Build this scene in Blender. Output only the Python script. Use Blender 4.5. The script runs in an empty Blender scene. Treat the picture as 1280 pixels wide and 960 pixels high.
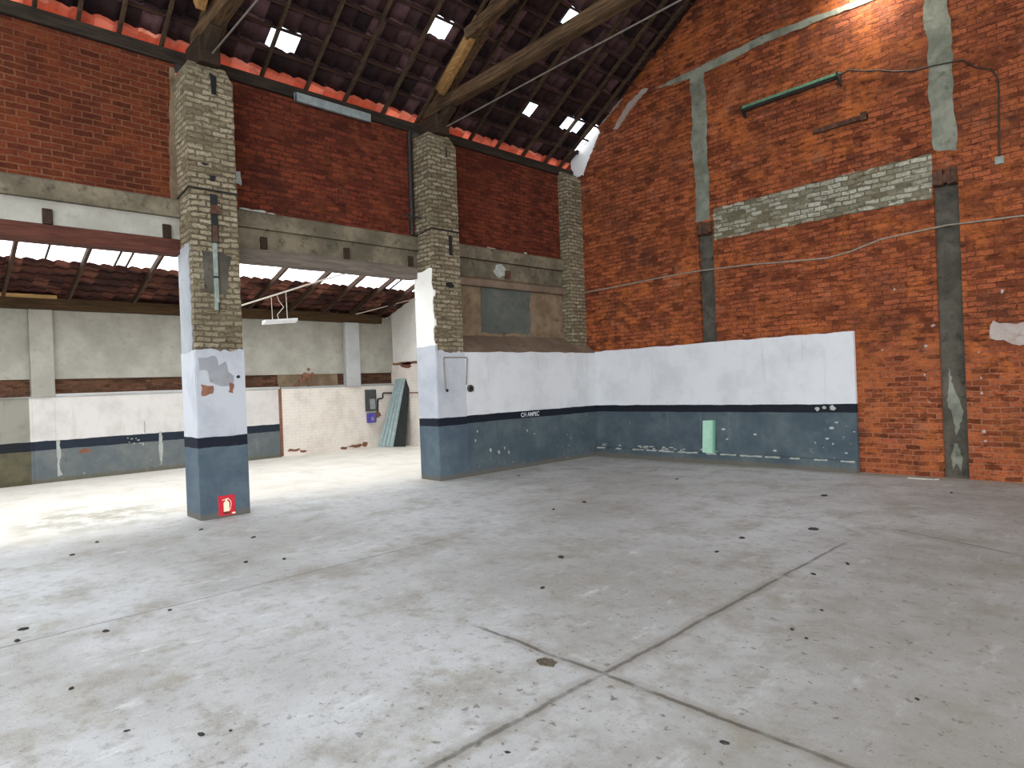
import bpy, bmesh, math, random
from mathutils import Vector, Matrix
R = random.Random(7)
scene = bpy.context.scene
COL = scene.collection

# ------------------------------------------------------------------ node helpers
class NT:
    def __init__(s, name):
        s.m = bpy.data.materials.new(name); s.m.use_nodes = True
        s.t = s.m.node_tree; s.t.nodes.clear()
        s.out = s.t.nodes.new('ShaderNodeOutputMaterial')
        s._tc = None
    def n(s, typ, **kw):
        nd = s.t.nodes.new('ShaderNode' + typ)
        for k, v in kw.items(): setattr(nd, k, v)
        return nd
    def put(s, sock, v):
        if hasattr(v, 'default_value') or isinstance(v, bpy.types.NodeSocket): s.t.links.new(v, sock)
        elif isinstance(v, (tuple, list)):
            v = tuple(v)
            sock.default_value = v + (1,) if (len(v) == 3 and len(sock.default_value) == 4) else v
        else: sock.default_value = v
    def pos(s):
        if s._tc is None: s._tc = s.n('TexCoord').outputs['Object']
        return s._tc
    def xyz(s):
        sp = s.n('SeparateXYZ'); s.put(sp.inputs[0], s.pos()); return sp.outputs
    def comb(s, x, y, z=0.0):
        c = s.n('CombineXYZ'); s.put(c.inputs[0], x); s.put(c.inputs[1], y); s.put(c.inputs[2], z); return c.outputs[0]
    def math(s, op, a, b=0.0, c=None, clamp=False):
        m = s.n('Math', operation=op); m.use_clamp = clamp
        s.put(m.inputs[0], a); s.put(m.inputs[1], b)
        if c is not None: s.put(m.inputs[2], c)
        return m.outputs[0]
    def vadd(s, a, b):
        m = s.n('VectorMath', operation='ADD'); s.put(m.inputs[0], a); s.put(m.inputs[1], b); return m.outputs[0]
    def vscale(s, a, k):
        m = s.n('VectorMath', operation='SCALE'); s.put(m.inputs[0], a); s.put(m.inputs['Scale'], k); return m.outputs[0]
    def vmul(s, a, b):
        m = s.n('VectorMath', operation='MULTIPLY'); s.put(m.inputs[0], a); s.put(m.inputs[1], b); return m.outputs[0]
    def noise(s, scale, detail=4, rough=.55, vec=None, dist=0.0, col=False):
        t = s.n('TexNoise'); s.put(t.inputs['Vector'], vec if vec is not None else s.pos())
        t.inputs['Scale'].default_value = scale; t.inputs['Detail'].default_value = detail
        t.inputs['Roughness'].default_value = rough; t.inputs['Distortion'].default_value = dist
        return t.outputs['Color'] if col else t.outputs['Fac']
    def step(s, v, lo, hi, a=0.0, b=1.0):
        m = s.n('MapRange', interpolation_type='SMOOTHSTEP')
        s.put(m.inputs[0], v); s.put(m.inputs[1], lo); s.put(m.inputs[2], hi); s.put(m.inputs[3], a); s.put(m.inputs[4], b)
        return m.outputs[0]
    def mix(s, f, a, b, mode='MIX'):
        m = s.n('Mix', data_type='RGBA', blend_type=mode)
        s.put(m.inputs[0], f); s.put(m.inputs[6], a); s.put(m.inputs[7], b); return m.outputs[2]
    def ramp(s, v, stops):
        r = s.n('ValToRGB'); s.put(r.inputs[0], v); e = r.color_ramp.elements
        while len(e) < len(stops): e.new(.5)
        for i, (p, c) in enumerate(stops): e[i].position = p; e[i].color = tuple(c) + (1,)
        return r.outputs[0]
    def bump(s, h, strength=.4, dist=.01):
        b = s.n('Bump'); b.inputs['Strength'].default_value = strength; b.inputs['Distance'].default_value = dist
        s.put(b.inputs['Height'], h); return b.outputs[0]
    def bsdf(s, col, rough=.8, normal=None, metal=0.0, spec=.3):
        p = s.n('BsdfPrincipled'); s.put(p.inputs['Base Color'], col); s.put(p.inputs['Roughness'], rough)
        s.put(p.inputs['Metallic'], metal); s.put(p.inputs['Specular IOR Level'], spec)
        if normal is not None: s.put(p.inputs['Normal'], normal)
        s.t.links.new(p.outputs[0], s.out.inputs[0]); return p

def hx(r, g, b):
    f = lambda c: (c/255/12.92 if c/255 <= .04045 else ((c/255+.055)/1.055)**2.4)
    return (f(r), f(g), f(b))

def simple(name, c, rough=.7, var=.25, scale=14, metal=0.0, spec=.3):
    t = NT(name); n = t.noise(scale, 4, .6)
    col = t.mix(t.step(n, .3, .7), tuple(k*(1-var) for k in c), tuple(min(1, k*(1+var)) for k in c))
    t.bsdf(col, rough, t.bump(n, .25, .004), metal, spec); return t.m

def wood(name, c1, c2, axis):
    t = NT(name); sc = {'x': (1, 14, 14), 'y': (14, 1, 14), 'z': (14, 14, 1)}[axis]
    v = t.vmul(t.pos(), sc); n = t.noise(2.2, 5, .65, v, .6); n2 = t.noise(1.3, 3, .5)
    col = t.mix(t.step(n, .3, .72), c1, c2); col = t.mix(t.step(n2, .5, .75, 0, .5), col, tuple(k*.45 for k in c1))
    t.bsdf(col, .8, t.bump(n, .4, .006), 0, .2); return t.m

def brick(name, c1, c2, mortar, soot=(.05, .03, .02), sootamt=.5, bloom=None, bloomamt=.0, bw=.215, bh=.078, mort=.011, bumps=.7, dark=.35, mortar2=None, irr=1.0, hue=None, hueamt=.0, mortamt=.8, pits=.8, dashes=.75, lowmortar=None):
    t = NT(name); X, Y, Z = t.xyz()
    u = t.math('ADD', X, Y)
    warp = t.noise(3.0, 3, .6, col=True)
    wv = t.vscale(t.vadd(warp, (-.5, -.5, -.5)), .035*irr)
    fine = t.vscale(t.vadd(t.noise(22, 2, .6, col=True), (-.5, -.5, -.5)), .018*irr)
    vec = t.vadd(t.comb(u, Z, 0), t.vadd(wv, fine))
    b = t.n('TexBrick'); t.put(b.inputs['Vector'], vec)
    b.offset = .5; b.offset_frequency = 2; b.squash = 1
    b.inputs['Scale'].default_value = 1; b.inputs['Brick Width'].default_value = bw; b.inputs['Row Height'].default_value = bh
    b.inputs['Mortar Size'].default_value = mort; b.inputs['Mortar Smooth'].default_value = .35; b.inputs['Bias'].default_value = 0
    b.inputs['Color1'].default_value = (0, 0, 0, 1); b.inputs['Color2'].default_value = (1, 1, 1, 1); b.inputs['Mortar'].default_value = (.5, .5, .5, 1)
    per = t.math('ADD', t.math('MULTIPLY', b.outputs['Color'], .75), t.math('MULTIPLY', t.noise(9, 4, .6), .25))
    mid = tuple((a + c)/2 for a, c in zip(c1, c2))
    col = t.ramp(per, [(0.05, tuple(k*dark for k in c1)), (.22, c1), (.55, mid), (.95, c2)])
    n1 = t.noise(1.1, 5, .65); n2 = t.noise(38, 3, .6); n3 = t.noise(.45, 4, .6)
    col = t.mix(t.step(n2, .35, .75, 0, .55), col, tuple(k*.45 for k in c1))
    mm = t.mix(t.step(t.noise(.8, 3, .6), .42, .62), mortar, mortar2 or tuple(k*.55 for k in mortar))
    if lowmortar: mm = t.mix(t.step(t.math('ADD', Z, t.math('MULTIPLY', t.noise(.7, 3, .6), 1.2)), 1.6, 3.0, 1, 0), mm, lowmortar)
    col = t.mix(t.math('MULTIPLY', b.outputs['Fac'], mortamt), col, mm)
    if hue: col = t.mix(t.math('MULTIPLY', t.step(t.noise(2.6, 5, .7), .45, .68), t.step(t.noise(.5, 2, .5, t.vadd(t.pos(), (2, 8, 1))), .35, .6, .25, hueamt)), col, hue)
    dv = t.comb(t.math('MULTIPLY', u, 4.2), t.math('MULTIPLY', Z, 15.0))
    dv2 = t.comb(t.math('MULTIPLY', u, 5.2), t.math('ADD', t.math('MULTIPLY', Z, 17.0), 31.0))
    dash = t.step(t.noise(1.0, 4, .7, dv), .52, .66, 0, dashes); col = t.mix(dash, col, tuple(k*.30 for k in c1))  # dark dashes paint in the shade of the brick joints
    lt = t.step(t.noise(1.0, 4, .7, dv2), .57, .70, 0, dashes*.75); col = t.mix(lt, col, tuple(min(1, k*1.35) for k in c2))
    col = t.mix(t.step(n1, .48, .74, 0, sootamt), col, soot)
    col = t.mix(t.step(n3, .5, .7, 0, sootamt*.6), col, tuple(k*.6 for k in c1))
    if bloom: col = t.mix(t.step(t.noise(1.7, 6, .7), .56, .72, 0, bloomamt), col, bloom)
    pit = t.step(t.noise(16, 2, .5, t.vmul(t.pos(), (.7, .7, 2.2))), .70, .76)
    col = t.mix(t.math('MULTIPLY', pit, pits), col, soot)
    h = t.math('SUBTRACT', t.math('ADD', t.math('MULTIPLY', n2, .35), t.math('MULTIPLY', b.outputs['Color'], .25)), t.math('ADD', b.outputs['Fac'], t.math('MULTIPLY', pit, .8)))
    t.bsdf(col, .9, t.bump(h, bumps, .014), 0, .15); return t.m

def paint(name, white, white_d, stripe, w1, w2, zlo, zhi, chip, chipamt=.5, ydirt=(.12, .10, .07), brickbump=0.0):
    """painted plaster: pale above, dark stripe, grey wainscot below"""
    t = NT(name); X, Y, Z = t.xyz()
    n = t.noise(1.6, 6, .65); f = t.noise(9, 5, .65); g = t.noise(30, 3, .6)
    zz = t.math('ADD', Z, t.math('MULTIPLY', t.math('SUBTRACT', t.noise(3.0, 4, .6), .5), .035))
    st = t.comb(t.math('MULTIPLY', t.math('ADD', X, Y), 5.0), t.math('MULTIPLY', Z, .5))
    streak = t.noise(1.4, 5, .65, st)
    up = t.mix(t.step(n, .42, .7), white, white_d)
    up = t.mix(t.step(streak, .55, .75, 0, .4), up, tuple(k*.72 for k in white_d))
    up = t.mix(t.step(f, .68, .74, 0, .35), up, ydirt)
    lo = t.mix(t.step(n, .35, .7), w1, w2)
    lo = t.mix(t.step(f, .55, .75, 0, .5), lo, tuple(k*.6 for k in w1))
    lo = t.mix(t.step(streak, .58, .72, 0, .35), lo, tuple(min(1, k*1.5) for k in w2))
    patch = t.step(t.noise(.55, 2, .5, t.vadd(t.pos(), (3.7, 1.1, 5))), .5, .62)
    ch = t.math('MULTIPLY', t.step(t.noise(12, 4, .65), .64, .68), patch)
    lo = t.mix(t.math('MULTIPLY', ch, chipamt), lo, chip)
    base = t.step(t.math('ADD', Z, t.math('MULTIPLY', f, -.12)), -.03, .06, .7, 0)
    lo = t.mix(base, lo, ydirt)
    s2 = t.mix(t.step(f, .6, .78, 0, .35), stripe, tuple(k*3+.02 for k in stripe))
    hi_m = t.step(zz, zhi-.004, zhi+.004); lo_m = t.step(zz, zlo-.004, zlo+.004)
    col = t.mix(lo_m, lo, s2); col = t.mix(hi_m, col, up)
    h = t.math('ADD', t.math('MULTIPLY', f, .6), t.math('MULTIPLY', g, .3))
    if brickbump:
        b = t.n('TexBrick'); t.put(b.inputs['Vector'], t.comb(t.math('ADD', X, Y), Z))
        b.inputs['Scale'].default_value = 1; b.inputs['Brick Width'].default_value = .215; b.inputs['Row Height'].default_value = .078; b.inputs['Mortar Size'].default_value = .01
        h = t.math('SUBTRACT', h, t.math('MULTIPLY', b.outputs['Fac'], brickbump))
        col = t.mix(t.math('MULTIPLY', b.outputs['Fac'], .10), col, ydirt)
    t.bsdf(col, .7, t.bump(h, .3, .008), 0, .25); return t.m

def plaster(name, c1, c2, stain, amt=.6, rough=.9, scale=1.4):
    t = NT(name); n = t.noise(scale, 6, .65); f = t.noise(7, 5, .65); g = t.noise(40, 3, .6)
    col = t.mix(t.step(n, .35, .68), c1, c2); col = t.mix(t.step(f, .52, .75, 0, amt), col, stain)
    col = t.mix(t.step(g, .6, .8, 0, .3), col, tuple(k*.6 for k in c1))
    t.bsdf(col, rough, t.bump(t.math('ADD', f, t.math('MULTIPLY', g, .4)), .45, .012), 0, .2); return t.m

# ------------------------------------------------------------------ materials
M = {}
M['brick_right'] = brick('red brick right', hx(106, 54, 34), hx(166, 92, 58), hx(92, 54, 34), sootamt=.6, soot=hx(62, 42, 34), bloom=hx(160, 108, 84), bloomamt=.4, dark=.45, mortar2=hx(64, 38, 28), mort=.009, irr=1.5, hue=hx(184, 104, 50), hueamt=.6, mortamt=.75, lowmortar=hx(150, 104, 78), dashes=.8)
M['brick_left'] = brick('red brick left', hx(78, 36, 24), hx(108, 52, 33), hx(116, 80, 56), sootamt=.4, soot=hx(54, 28, 20), dark=.6, mortar2=hx(104, 64, 42), bumps=.6, irr=1.0, hue=hx(130, 70, 32), hueamt=.5, mortamt=.75, dashes=.35)
M['brick_left_dark'] = brick('sooty red brick left', hx(84, 37, 26), hx(126, 60, 40), hx(62, 36, 26), sootamt=.55, soot=hx(48, 28, 22), dark=.55, mortar2=hx(46, 26, 20), bumps=.8, irr=1.4, hue=hx(122, 70, 40), hueamt=.5, mortamt=.7, dashes=.7)
M['brick_pillar'] = brick('pale pillar brick', hx(122, 110, 88), hx(166, 156, 132), hx(92, 82, 66), sootamt=.5, soot=hx(78, 70, 54), bloom=hx(140, 142, 120), bloomamt=.45, dark=.6, mort=.013, mortar2=hx(66, 58, 46), bumps=1.2, irr=1.8, bh=.074, bw=.2)
M['brick_grey'] = brick('grey band brick', hx(116, 108, 88), hx(182, 180, 164), hx(100, 98, 80), sootamt=.5, soot=hx(96, 84, 58), bloom=hx(118, 128, 96), bloomamt=.6, dark=.45, mort=.012, irr=1.6)
M['brick_brown'] = brick('brown recess brick', hx(84, 56, 42), hx(112, 78, 58), hx(100, 84, 68), sootamt=.6, soot=hx(66, 44, 30))
M['wall_paint'] = paint('white and grey wall paint', hx(202, 204, 207), hx(188, 190, 192), hx(14, 20, 30), hx(62, 74, 82), hx(84, 96, 100), .94, 1.075, hx(196, 204, 196), .8)
M['pillar_paint'] = paint('pillar paint', hx(178, 181, 187), hx(160, 164, 172), hx(14, 20, 34), hx(66, 80, 92), hx(86, 100, 108), .93, 1.065, hx(150, 160, 160), .4)
M['back_paint'] = paint('lean-to wall paint', hx(206, 202, 198), hx(188, 184, 180), hx(30, 38, 50), hx(88, 96, 100), hx(108, 112, 110), .65, .83, hx(160, 160, 140), .6, ydirt=hx(96, 88, 66))
M['back_grime'] = paint('stained lean-to wall', hx(140, 138, 128), hx(122, 120, 110), hx(22, 26, 32), hx(74, 72, 60), hx(98, 92, 68), .65, .83, hx(150, 136, 90), .8, ydirt=hx(70, 66, 44))
M['end_white'] = plaster('bright white plaster', hx(232, 230, 224), hx(218, 216, 210), hx(196, 190, 178), .3)
M['white_brick'] = paint('whitewashed brick', hx(226, 219, 210), hx(206, 198, 188), hx(214, 206, 198), hx(206, 198, 190), hx(196, 188, 180), -.5, -.4, hx(190, 150, 120), .8, ydirt=hx(150, 104, 74), brickbump=.8)
M['plaster_grey'] = plaster('grey plaster', hx(150, 148, 138), hx(170, 168, 158), hx(134, 128, 112), .5)
M['plaster_white'] = plaster('white plaster', hx(182, 184, 184), hx(166, 168, 168), hx(150, 146, 136), .5)
M['plaster_tan'] = plaster('tan plaster', hx(104, 88, 70), hx(130, 112, 90), hx(78, 62, 46), .85, scale=2.2)
M['render_grey'] = plaster('bare grey render', hx(134, 136, 140), hx(150, 152, 156), hx(112, 112, 112), .5)
M['side_grey'] = plaster('grey side plaster', hx(138, 142, 146), hx(156, 160, 164), hx(116, 116, 110), .6)
M['cement'] = plaster('old cement', hx(100, 102, 90), hx(136, 138, 124), hx(78, 84, 66), .9, scale=2.5)
M['cement_dark'] = plaster('dark cement', hx(66, 63, 56), hx(92, 88, 78), hx(44, 42, 36), .9, scale=2.5)
M['cement_patch'] = plaster('cement patch', hx(78, 82, 76), hx(96, 98, 92), hx(62, 62, 52), .6)
M['concrete_beam'] = plaster('concrete beam', hx(88, 82, 68), hx(124, 114, 96), hx(58, 52, 40), .9, scale=2.2)
M['whitewash'] = plaster('whitewash', hx(226, 228, 232), hx(214, 214, 214), hx(196, 180, 168), .4)  # whitewash tone that also carries the skylight glare
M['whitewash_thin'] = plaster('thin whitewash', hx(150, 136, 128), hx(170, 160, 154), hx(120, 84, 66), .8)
M['bare_brick'] = plaster('bare brick spot', hx(116, 78, 62), hx(134, 96, 78), hx(90, 64, 50), .6)
M['pale_chip'] = plaster('pale chip', hx(168, 172, 166), hx(150, 154, 146), hx(120, 120, 108), .6, scale=8)
M['slope_ledge'] = plaster('dusty mortar ledge', hx(104, 88, 74), hx(126, 108, 92), hx(82, 66, 54), .6)
M['wood_x'] = wood('truss timber', hx(46, 35, 26), hx(104, 80, 54), 'x')
M['wood_strut_lit'] = wood('lit strut timber', hx(110, 80, 44), hx(160, 122, 74), 'x')  # paler copy of the truss timber, light on the strut painted in
M['wood_rafter'] = wood('rafter timber', hx(48, 38, 30), hx(84, 66, 48), 'x')
M['wood_batten'] = wood('batten timber', hx(46, 32, 26), hx(70, 48, 38), 'y')
M['wood_plate'] = wood('wall plate timber', hx(34, 28, 24), hx(58, 48, 38), 'y')
M['wood_lintel'] = wood('stained lintel timber', hx(66, 36, 30), hx(94, 56, 44), 'y')
M['wood_lintel_grey'] = wood('grey lintel timber', hx(92, 84, 76), hx(120, 110, 100), 'y')
M['wood_purlin'] = wood('lean-to plate timber', hx(56, 42, 28), hx(86, 66, 42), 'y')
M['wood_dark'] = wood('dark stub timber', hx(40, 30, 22), hx(62, 48, 36), 'x')
M['wood_pale'] = wood('pale board', hx(168, 132, 84), hx(196, 160, 108), 'y')
M['lean_rafter'] = wood('lean-to rafter timber', hx(54, 40, 32), hx(84, 62, 48), 'x')
M['rust'] = simple('rusty iron', hx(78, 52, 38), .8, .4)
M['iron'] = simple('dark iron', hx(40, 38, 36), .6, .3)
M['zinc'] = simple('weathered zinc', hx(150, 160, 160), .5, .15, 10, .4)
M['rod_steel'] = simple('grey steel rod', hx(100, 94, 86), .6, .2)
M['galv_dull'] = simple('dull galvanised bar', hx(128, 138, 130), .6, .2)
M['white_enamel'] = simple('white enamel', hx(226, 226, 224), .4, .06)
M['white_cable'] = simple('white conduit', hx(214, 206, 192), .5, .1)
M['grey_cable'] = simple('grey cable', hx(136, 128, 116), .6, .2)
M['black_cable'] = simple('dark cable', hx(46, 38, 32), .6, .2)
M['green_metal'] = simple('green enamel', hx(88, 122, 98), .5, .25, 20)
M['sheet'] = simple('grey green sheet', hx(158, 178, 178), .45, .12, 8, .2)
M['sheet_dark'] = simple('dark board', hx(36, 40, 38), .7, .3)
M['meter_dark'] = simple('dark meter case', hx(62, 66, 66), .45, .2)
M['meter_grey'] = simple('meter window', hx(140, 142, 144), .25, .1)
M['violet'] = simple('violet box', hx(84, 74, 160), .5, .15)
M['pale_green'] = simple('pale green glass', hx(160, 200, 178), .25, .08, 6, 0, .5)
M['pale_green_edge'] = simple('green glass edge', hx(106, 160, 132), .2, .08, 6, 0, .5)
M['sign_red'] = simple('sign red', hx(190, 26, 44), .45, .1)
M['sign_white'] = simple('sign cream', hx(236, 224, 196), .45, .06)
M['letter'] = simple('pale lettering', hx(196, 204, 210), .6, .1)
M['debris'] = simple('dark debris', hx(44, 42, 40), .9, .4, 60)
M['drain'] = simple('rusty drain grit', hx(86, 78, 66), .95, .5, 70)
M['debris_pale'] = simple('pale debris', hx(176, 172, 164), .9, .2, 60)
M['black'] = simple('black bakelite', hx(24, 24, 26), .5, .2)

def m_floor():
    t = NT('worn concrete floor'); X, Y, Z = t.xyz()
    n1 = t.noise(.35, 6, .6); n2 = t.noise(1.6, 6, .68); n3 = t.noise(9, 5, .65); n4 = t.noise(55, 3, .65)
    col = t.mix(t.step(n1, .36, .66), hx(152, 151, 149), hx(182, 184, 186))
    col = t.mix(t.step(n2, .46, .68, 0, .7), col, hx(140, 136, 127))
    col = t.mix(t.step(t.noise(.8, 5, .7, t.vadd(t.pos(), (9, 4, 0))), .58, .74, 0, .6), col, hx(204, 206, 209))
    col = t.mix(t.step(n3, .5, .72, 0, .55), col, hx(122, 117, 106))
    col = t.mix(t.step(n4, .56, .76, 0, .6), col, hx(96, 90, 78))
    col = t.mix(t.step(t.noise(120, 2, .5),   .6, .72, 0, .55), col, hx(214, 212, 206))
    v2 = t.vmul(t.pos(), (1.0, .35, 1)); col = t.mix(t.step(t.noise(5.5, 6, .75, v2), .56, .70, 0, .45), col, hx(212, 214, 216))
    col = t.mix(t.step(t.noise(2.2, 6, .75, t.vadd(t.pos(), (1, 7, 2))), .54, .70, 0, .45), col, hx(138, 132, 112))
    # scattered dark spots, denser towards the right
    sp = t.step(t.noise(15, 4, .65, t.vadd(t.pos(), (0, 0, 4))), .60, .67)
    den = t.step(t.math('ADD', X, t.math('MULTIPLY', n1, 3.0)), -3.5, .4, .10, .8)
    col = t.mix(t.math('MULTIPLY', sp, den), col, hx(74, 68, 56))
    col = t.mix(t.step(t.math('ADD', X, t.math('MULTIPLY', n2, 2.5)), -2.0, .8, 0, .55), col, hx(118, 113, 104))  # shading of the right-hand floor painted in
    # paler cream under the lean-to, its daylight painted into the floor colour
    lean_glow = t.step(t.math('ADD', X, t.math('MULTIPLY', n1, 2.0)), -7.2, -9.6, 0, .75)
    col = t.mix(lean_glow, col, t.mix(t.step(n2, .4, .7), hx(240, 234, 222), hx(224, 216, 202)))
    # saw cuts
    wob = t.math('MULTIPLY', t.math('SUBTRACT', t.noise(2.5, 5, .7), .5), .07)
    brk = t.step(t.noise(3.5, 3, .6), .3, .5, .35, 1)
    def cut(v, c, w, o, lo, hi, k):
        d = t.math('ABSOLUTE', t.math('ADD', t.math('SUBTRACT', v, c), wob))
        a = t.step(d, w*.4, w*1.5, 1, 0)
        a = t.math('MULTIPLY', a, t.math('MULTIPLY', t.step(o, lo, lo+.25), t.step(o, hi-.5, hi, 1, 0)))
        return t.math('MULTIPLY', t.math('MULTIPLY', a, brk), k)
    lines = cut(X, -2.24, .016, Y, -4, 6.6, .62)
    lines = t.math('MAXIMUM', lines, cut(Y, 2.74, .015, X, -3.4, 3, .7))
    lines = t.math('MAXIMUM', lines, cut(X, -5.42, .009, Y, -3, 4.6, .6))
    lines = t.math('MAXIMUM', lines, cut(t.math('ADD', Y, t.math('MULTIPLY', X, .38)), 6.38, .012, X, -2.2, 2, .7))
    halo = cut(X, -2.24, .06, Y, -4, 5.5, .4)
    halo = t.math('MAXIMUM', halo, cut(Y, 2.74, .055, X, -3.2, 3, .36))
    col = t.mix(halo, col, hx(112, 104, 88)); col = t.mix(lines, col, hx(62, 56, 46))
    # damp trace by the nearer pillar and dirt along the far walls
    dx = t.math('ADD', X, 10.4); dy = t.math('SUBTRACT', Y, 1.9)
    dd = t.math('ADD', t.math('MULTIPLY', t.math('MULTIPLY', dx, dx), .7), t.math('MULTIPLY', dy, dy))
    dmp = t.math('MULTIPLY', t.step(dd, .1, 1.6, 1, 0), t.step(t.noise(2.2, 5, .7), .42, .6))
    col = t.mix(t.math('MULTIPLY', dmp, .55), col, hx(116, 112, 92))
    ed = t.step(t.math('ADD', Y, t.math('MULTIPLY', n2, .5)), 10.6, 11.05, 0, .5)
    ed = t.math('MULTIPLY', ed, t.step(X, -9.3, -8.9))
    col = t.mix(ed, col, hx(120, 106, 82))
    h = t.math('SUBTRACT', t.math('ADD', t.math('MULTIPLY', n3, .4), t.math('MULTIPLY', n4, .25)), lines)
    rough = t.step(n2, .35, .7, .5, .72)
    t.bsdf(col, rough, t.bump(h, .25, .01), 0, .35); return t.m
M['floor'] = m_floor()

def m_tiles(name, c1, c2, c3, transl=0.0, period=.24, row=.29, x0=-9.33):
    t = NT(name); X, Y, Z = t.xyz()
    a = t.math('FLOOR', t.math('DIVIDE', Y, period)); b = t.math('FLOOR', t.math('DIVIDE', t.math('SUBTRACT', X, x0), row))
    w = t.n('TexWhiteNoise', noise_dimensions='2D'); t.put(w.inputs['Vector'], t.comb(a, b))
    col = t.ramp(w.outputs['Value'], [(0, c1), (.5, c2), (.85, c3), (1, tuple(min(1, k*1.7) for k in c3))])
    n = t.noise(7, 5, .65); col = t.mix(t.step(n, .45, .75, 0, .6), col, tuple(k*.4 for k in c1))
    p = t.bsdf(col, .85, t.bump(n, .4, .01), 0, .2)
    if transl:
        tr = t.n('BsdfTranslucent'); t.put(tr.inputs[0], col)
        mx = t.n('MixShader'); mx.inputs[0].default_value = transl
        t.t.links.new(p.outputs[0], mx.inputs[1]); t.t.links.new(tr.outputs[0], mx.inputs[2]); t.t.links.new(mx.outputs[0], t.out.inputs[0])
    return t.m
M['tiles'] = m_tiles('roof tiles', hx(34, 22, 24), hx(48, 29, 30), hx(74, 52, 54))
M['tiles_eave_glow'] = m_tiles('daylight-toned eaves tiles', hx(204, 104, 76), hx(212, 116, 90), hx(222, 140, 116), .32)  # lit copy of the roof tiles, eaves daylight painted into the colour
M['tiles_lean'] = m_tiles('lean-to tiles', hx(54, 32, 30), hx(74, 42, 36), hx(104, 64, 52), 0, .24, .3, -15.9)

def m_clear(name, c, tr_amt, diff):
    t = NT(name)
    tp = t.n('BsdfTransparent'); tp.inputs[0].default_value = tuple(c) + (1,)
    tl = t.n('BsdfTranslucent'); tl.inputs[0].default_value = tuple(c) + (1,)
    gl = t.n('BsdfGlossy'); gl.inputs['Roughness'].default_value = .1
    m1 = t.n('MixShader'); m1.inputs[0].default_value = diff
    t.t.links.new(tp.outputs[0], m1.inputs[1]); t.t.links.new(tl.outputs[0], m1.inputs[2])
    m2 = t.n('MixShader'); m2.inputs[0].default_value = tr_amt
    t.t.links.new(m1.outputs[0], m2.inputs[1]); t.t.links.new(gl.outputs[0], m2.inputs[2])
    t.t.links.new(m2.outputs[0], t.out.inputs[0]); return t.m
M['clear_sheet'] = m_clear('clear corrugated sheet', (.95, .96, .97), .03, .25)
M['glass_tile'] = m_clear('glass tile', (.92, .97, 1.0), .05, .1)

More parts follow.
